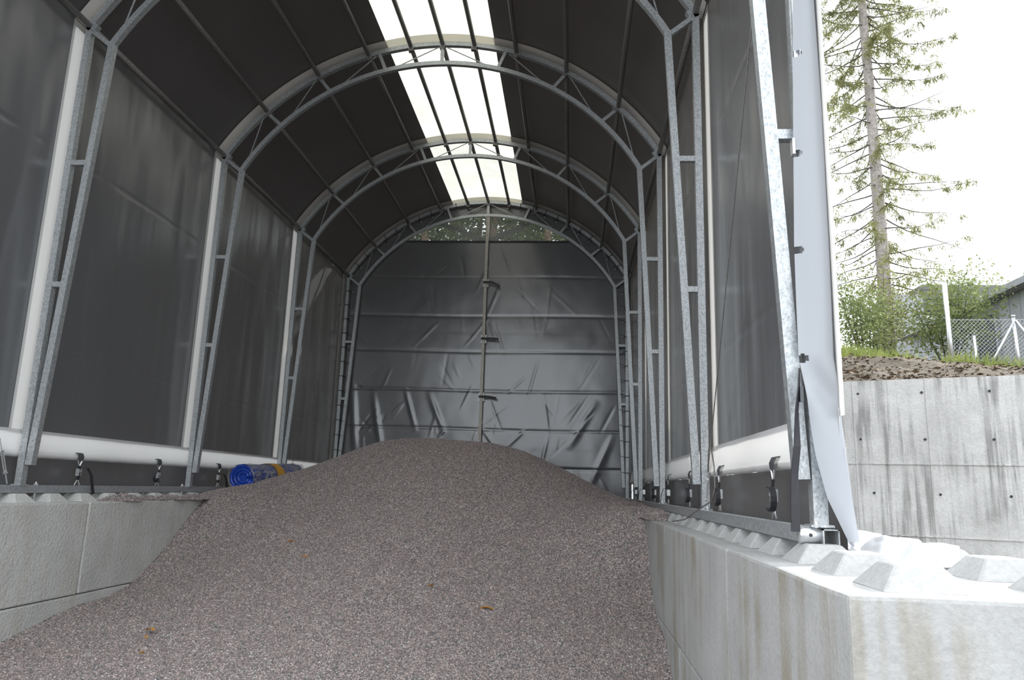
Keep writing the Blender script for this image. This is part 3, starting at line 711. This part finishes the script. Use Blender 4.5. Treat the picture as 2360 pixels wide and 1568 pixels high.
# ------------------------------------------------------------------ blue tarp roll wrapped in film
def roll():
    a = Vector((-2.70, 10.25, 2.02)); b = Vector((-2.50, 11.75, 2.08)); d = (b-a).normalized()
    e = empty('tarp_roll', (-2.6, 11, 1.83), label='rolled blue tarpaulin wrapped in clear film with amber tape beside the left rail', cat='tarpaulin roll')
    u = d.cross(Vector((0, 0, 1))).normalized(); v = u.cross(d)
    def surf(r, t0, t1, nm, mat, amp, nu=36, nv=26, closed=False):
        def fn(p, q):
            t = t0+(t1-t0)*q; an = p*2*math.pi; L = (b-a).length
            rr = r*(1+amp*N3(math.cos(an)*1.4, math.sin(an)*1.4, t*4, 1.8)+amp*.6*N3(math.cos(an)*3, math.sin(an)*3, t*9, 1.5))
            return a+d*(t*L)+u*(rr*math.cos(an))+v*(rr*.93*math.sin(an))
        return grid(nm, fn, nu, nv, mat, e)
    surf(.185, 0, .96, 'blue_sheet', BLUE, .10)
    m = MB()   # folded blue end
    for k in range(3):
        R = .18-k*.05; pts = [a+d*(.01+.01*k)+u*(R*math.cos(t*.5))+v*(R*.9*math.sin(t*.5)) for t in range(13)]
        m.tube(pts, .028, 8)
    m.build('folded_end', BLUE, e, True)
    m = MB(); m.add([a+d*.03+u*(.17*math.cos(t*.4488))+v*(.16*math.sin(t*.4488)) for t in range(14)], [tuple(range(14))]); m.build('end_core', BLUE, e)
    surf(.197, -.035, .99, 'film_wrap', FILM, .12)
    surf(.205, .40, .54, 'amber_tape', YEL, .05, 36, 6)
roll()

# ------------------------------------------------------------------ fallen leaves on the gravel
def ray_pile(px, py):
    d = (cr_*((px-1180)/1712.19)+cu_*((784-py)/1712.19)+cf_); t = 3.0
    while t < 14:
        p = CAM+d*t
        if p.z < float(pile_h(p.x, p.y)): return p
        t += .02
    return CAM+d*8
LV = [(1122, 1410, 'pair of orange leaves right of centre on the front gravel slope'), (992, 1357, 'single yellow-brown leaf near the middle of the gravel slope'), (345, 1460, 'orange leaf cluster low on the left gravel slope'),
      (670, 1254, 'small tan leaf high on the left gravel slope'), (336, 1478, 'brown leaf just below the orange leaf cluster'), (703, 1290, 'tiny brown leaf below the tan leaf on the slope'), (326, 1515, 'dark brown leaf lowest on the left gravel toe')]
for k, (px, py, l) in enumerate(LV):
    p = ray_pile(px, py); s = [.06, .05, .065, .035, .035, .03, .03][k]
    m = MB(); n = 7; vs = []; fs = []; an = k*1.3
    for i in range(n+1):
        t = i/n; wd = s*.42*math.sin(math.pi*min(1, t*.95+.03)); L = (t-.5)*2*s
        for q in (-1, 0, 1): vs.append((p.x+L*math.cos(an)-q*wd*math.sin(an), p.y+L*math.sin(an)+q*wd*math.cos(an), p.z+.022+.012*abs(q)+.01*math.sin(t*4)))
    for i in range(n): fs += [(i*3, i*3+1, i*3+4, i*3+3), (i*3+1, i*3+2, i*3+5, i*3+4)]
    tag(m.add(vs, fs).build('fallen_leaf', LEAFO), l, 'leaf', 'fallen leaves on the gravel')

# ------------------------------------------------------------------ outside: trees, fence, shed
def leaf_cards(m, c, n, spread, ln, wd, down=.6):
    for _ in range(n):
        p = c+Vector((random.gauss(0, spread[0]), random.gauss(0, spread[1]), random.gauss(0, spread[2])))
        d = Vector((random.gauss(0, 1), random.gauss(0, 1), random.gauss(0, .7)-down)).normalized(); s = d.cross(Vector((random.gauss(0, 1), random.gauss(0, 1), random.gauss(0, 1)))).normalized()
        L = ln*random.uniform(.6, 1.3); m.add([p-s*wd*.5, p+d*L*.5+s*wd*.5, p+d*L, p+d*L*.5-s*wd*.5], [(0, 1, 2, 3)])
def spruce():
    bx, by = 10.19, 20.0; bz = terrain(bx, by)-.1; H = 22
    e = empty('spruce_tree', (bx, by, bz), label='tall sparse spruce with bare grey trunk behind the retaining wall', cat='tree')
    pts = [(bx+.004*k-.0008*k*k+.03*N3(0, 0, k, .5), by, bz+k*H/24) for k in range(25)]
    MB().tube(pts, [max(.02, .19*(1-k/29)) for k in range(25)], 14).build('trunk', BARK, e, True)
    fol = MB(); z = bz+2.4; k = 0
    while z < bz+18:
        an = k*2.4+random.uniform(-.4, .4); L = random.uniform(1.1, 2.3)*(1 if z < bz+14 else .7)
        if math.cos(an) > 0 and z > bz+5: L *= 1.05
        if math.cos(an) < 0: L *= 1.1
        o = Vector((bx, by, z)); dr = Vector((math.cos(an), math.sin(an), 0)); dp = random.uniform(.2, .75); P = []
        for i in range(8):
            t = i/7; P.append(o+dr*(L*t)+Vector((0, 0, -dp*L*t+.22*L*t*t+.03*math.sin(t*9+k))))
        MB().tube(P, [.022*(1-i/8.5) for i in range(8)], 5).build('branch', TWIG, e, True)
        dens = 1.0 if z > bz+7 else .5; clump = random.choice((.25, .6, 1, 1))
        for i in range(2, 8):
            for s in range(4):
                if random.random() > dens*clump: continue
                sd = dr.cross(Vector((0, 0, 1)))*random.choice((-1, 1)); tl = random.uniform(.15, .5)*(1.1-i/9)
                q = P[i]+dr*random.uniform(-.1, .1); q2 = q+sd*tl*.7+dr*tl*.35+Vector((0, 0, -tl*random.uniform(.3, .9)))
                fol.tube([q, q2], [.006, .003], 3, False)
                for r in range(16):
                    leaf_cards(fol, q.lerp(q2, random.random()), 1, (.035, .035, .035), .17, .022, 1.3)
        z += random.uniform(.05, .13); k += 1
    fol.build('needles', NEEDLE, e, kind='stuff')
spruce()
def bush(x, y, h, r, mat, n, label, nm='bush', cat='bush', stems=5):
    z = terrain(x, y)-.05; e = empty(nm, (x, y, z), label=label, cat=cat); fol = MB(); st = MB()
    for k in range(stems):
        an = random.uniform(0, 6.28); tip = Vector((x+r*.8*math.cos(an)*random.random(), y+r*.8*math.sin(an)*random.random(), z+h*random.uniform(.7, 1)))
        b = Vector((x+.1*math.cos(an), y+.1*math.sin(an), z)); mid = b.lerp(tip, .5)+Vector((.05*math.cos(an), .05*math.sin(an), .05))
        st.tube([b, mid, tip], [.025, .016, .005], 6)
        for q in range(n//stems):
            t = random.uniform(.3, 1.0); c = b.lerp(tip, t); leaf_cards(fol, c, 1, (r*.33, r*.33, h*.10), .09, .05, .3)
    st.build('stems', TWIG, e, True); fol.build('foliage', mat, e, kind='stuff')
bush(8.6, 17.2, 2.1, 1.0, LEAF, 3000, 'light green young tree left of the spruce trunk', 'sapling', 'tree')
bush(11.0, 18.6, 2.45, 1.15, LEAF, 5200, 'green bush standing in front of the shed corner')
bush(9.5, 18.6, 2.6, .9, NEEDLE, 2200, 'thin hazy shrub around the spruce trunk base', 'shrub')
bush(10.55, 13.9, .55, .25, LEAF, 90, 'small yellow-green plant beside the braced fence post', 'plant', 'plant', 3)
gr = MB()
for _ in range(2600):
    x = random.uniform(6.2, 9.6); d = random.uniform(4.5, 8.0) if x > 7.6 else random.uniform(5.5, 8.5); y = wall_y(x)+d; z = terrain(x, y)
    if N3(x, y, 0, .9) < -.1: continue
    an = random.uniform(0, 6.28); h = random.uniform(.08, .26); gr.add([(x-.015, y, z-.02), (x+.015, y+.01, z-.02), (x+.1*math.cos(an), y+.1*math.sin(an), z+h)], [(0, 1, 2)])
tag(gr.build('grass_tufts', GRASS), 'green weeds and grass along the top of the soil bank', 'grass', kind='stuff')

lit = MB()
for _ in range(5200):
    x = random.uniform(4.4, 11.5); d = .32+6.5*random.random()**1.6; y = wall_y(x)+d; z = terrain(x, y)+.012; a = random.uniform(0, 6.28); L = random.uniform(.015, .05); t = random.uniform(-.02, .03)
    c, q = math.cos(a)*L, math.sin(a)*L; lit.add([(x-c, y-q, z), (x+q*.5, y-c*.5, z+t), (x+c, y+q, z+.01), (x-q*.5, y+c*.5, z+abs(t))], [(0, 1, 2, 3)])
tag(lit.build('leaf_litter', LITTER), 'dry leaf litter strewn over the brown soil bank', 'leaves', kind='stuff')

# chain link fence
def fence():
    yA = 14.6
    def P(x): return Vector((x, yA-.05*(x-9), 0))
    e = empty('chain_fence', (9, yA, terrain(9, yA)), label='chain-link fence with bright steel posts in front of the shed', cat='fence')
    zb = 4.36
    for x, h, r in ((9.10, 1.78, .042), (9.55, .75, .025), (10.28, 1.12, .032), (11.6, 1.12, .032)):
        p = P(x); MB().tube([(p.x, p.y, zb-.15), (p.x-.02, p.y, zb+h)], r, 10).build('post', STEEL_B, e, True)
        if r == .032: MB().tube([(p.x-.02, p.y, zb+h), (p.x-.02, p.y, zb+h+.03)], .04, 10).build('post_cap', STEEL_B, e, True)
    a, b = P(9.66), P(10.26); MB().tube([(a.x, a.y-.03, zb), (b.x, b.y-.03, zb+1.05)], .02, 8).build('brace', STEEL_B, e, True)
    b2 = P(10.95); MB().tube([(b2.x, b2.y-.03, zb), (b.x+.02, b.y-.03, zb+1.05)], .02, 8).build('brace', STEEL_B, e, True)
    m = MB(); p0 = .075; x0, x1, H = 9.12, 12.2, 1.08
    k = int((x1-x0+H)/p0)
    for i in range(-int(H/p0), k):
        for s in (1, -1):
            xa = x0+i*p0 if s > 0 else x0+i*p0+H; za = 0; xb = xa+s*H; zb_ = H
            lo, hi = (xa, xb) if s > 0 else (xb, xa)
            if hi < x0 or lo > x1: continue
            def cl(x): return min(max(x, x0), x1)
            t0, t1 = (cl(xa)-xa)/(xb-xa), (cl(xb)-xa)/(xb-xa)
            q0 = P(xa+(xb-xa)*t0); q1 = P(xa+(xb-xa)*t1); q0.z = zb+H*t0; q1.z = zb+H*t1
            m.tube([q0, q1], .0024, 3, False)
    m.build('mesh', STEEL_D2, e, kind='stuff')
    for h in (.02, 1.06): q0, q1 = P(x0), P(x1); MB().tube([(q0.x, q0.y, zb+h), (q1.x, q1.y, zb+h)], .005, 5).build('tension_wire', STEEL_D2, e)
fence()
def shed():
    x = 12.66; y0, y1 = 15.2, 24.2; zb, zt = 4.9, 7.06
    e = empty('storage_shed', (x, 19, zb), label='pale grey metal shed with a dark doorway behind the chain fence', cat='building')
    MB().box((x+.02, y0+.02, zb-.3), (x+4.5, y1-.02, zt)).build('core', SHEDM, e)
    y = y0
    while y < y1-.1:
        y2 = min(y1, y+.45)
        if not (19.35 < (y+y2)/2 < 20.45): MB().box((x-.012, y+.012, zb), (x+.03, y2-.012, zt-.03)).build('cladding_panel', SHEDM, e)
        y = y2
    MB().box((x-.02, 19.45, zb), (x+.028, 20.35, zt-.3)).build('doorway', SHEDD, e)
    MB().box((x-.04, 19.39, zb), (x+.04, 19.46, zt-.3)).build('door_frame', SHEDM, e)
    MB().box((x-.04, 20.34, zb), (x+.04, 20.41, zt-.3)).build('door_frame', SHEDM, e)
    MB().box((x-.35, y0-.3, zt-.02), (x+4.9, y1+.3, zt+.14)).build('roof', FASC, e)
    l = MB(); l.box((x-.2, 21.25, 6.65), (x-.02, 21.55, 6.72)); l.box((x-.05, 21.3, 6.6), (x, 21.5, 6.76)); l.build('wall_lamp', SHEDD, e)
shed()
def pergola():
    e = empty('slatted_terrace', (14.5, 26, 6), label='dark slatted terrace roof rising behind the shed', cat='building')
    x0, x1, y = 13.75, 16.4, 25.6
    MB().box((x0, y, 8.75), (x1, y+2, 9.25)).build('roof', DARKW, e)
    for k in range(4): MB().box((x0, y, 7.95+k*.2), (x1+.6, y+.04, 8.05+k*.2)).build('slat', DARKW, e)
    for xx in (x0+.05, (x0+x1)/2, x1): MB().box((xx-.05, y+.04, 5.5), (xx+.05, y+.14, 8.8)).build('post', DARKW, e)
    MB().box((x0-.9, y, 5.0), (x0, y+2, 8.9)).build('wall', FASC, e)
pergola()
# forest behind the gable, seen through the clear window
def pine_meshes():
    m = MB(); m.tube([(.03*math.sin(k), .02*math.cos(k*2), k) for k in range(20)], [.21*(1-k/26) for k in range(20)], 10); tr = m.mesh('trunk', True); tr.materials.append(BARK2)
    f = MB()
    for k in range(150):
        an = random.uniform(0, 6.28); z = random.uniform(6.0, 18.5); L = random.uniform(.4, 2.4)*(1.2-z/24)
        leaf_cards(f, Vector((L*math.cos(an), L*math.sin(an), z)), 46, (.35, .35, .25), .22, .10, .2)
    fo = f.mesh('crown'); fo.materials.append(PINEL); return tr, fo
TR, FO = pine_meshes()
PT = [(-5.6, 23.5, 'pine trunk at the left end of the gable window'), (-4.2, 25.5, 'pine trunk just inside the left end of the gable window'), (-3.0, 23.0, 'reddish pine trunk left of the window brace'), (-1.9, 28, 'pine behind the left window brace'),
      (-.9, 24.5, 'pale trunk left of the gable post'), (.2, 27, 'leafy pine right of the gable post'), (1.0, 23.2, 'pine behind the right window brace'), (2.0, 25, 'dark pine trunk near the right end of the gable window'), (2.9, 28.5, 'pine at the right end of the gable window'), (-3.6, 31, 'far pine in the left half of the gable window'), (1.6, 32, 'far pine in the right half of the gable window')]
for i, (x, y, l) in enumerate(PT):
    e = empty('pine_tree', (x, y, 0), label=l+', seen through the plastic', cat='tree', group='pines behind the gable window'); 
    link_mesh('trunk', TR, e, None, (0, 0, -.05)); c = link_mesh('crown', FO, e, None, (0, 0, random.uniform(-1.5, .5)), kind='stuff'); c.rotation_euler = (0, 0, i*1.1)
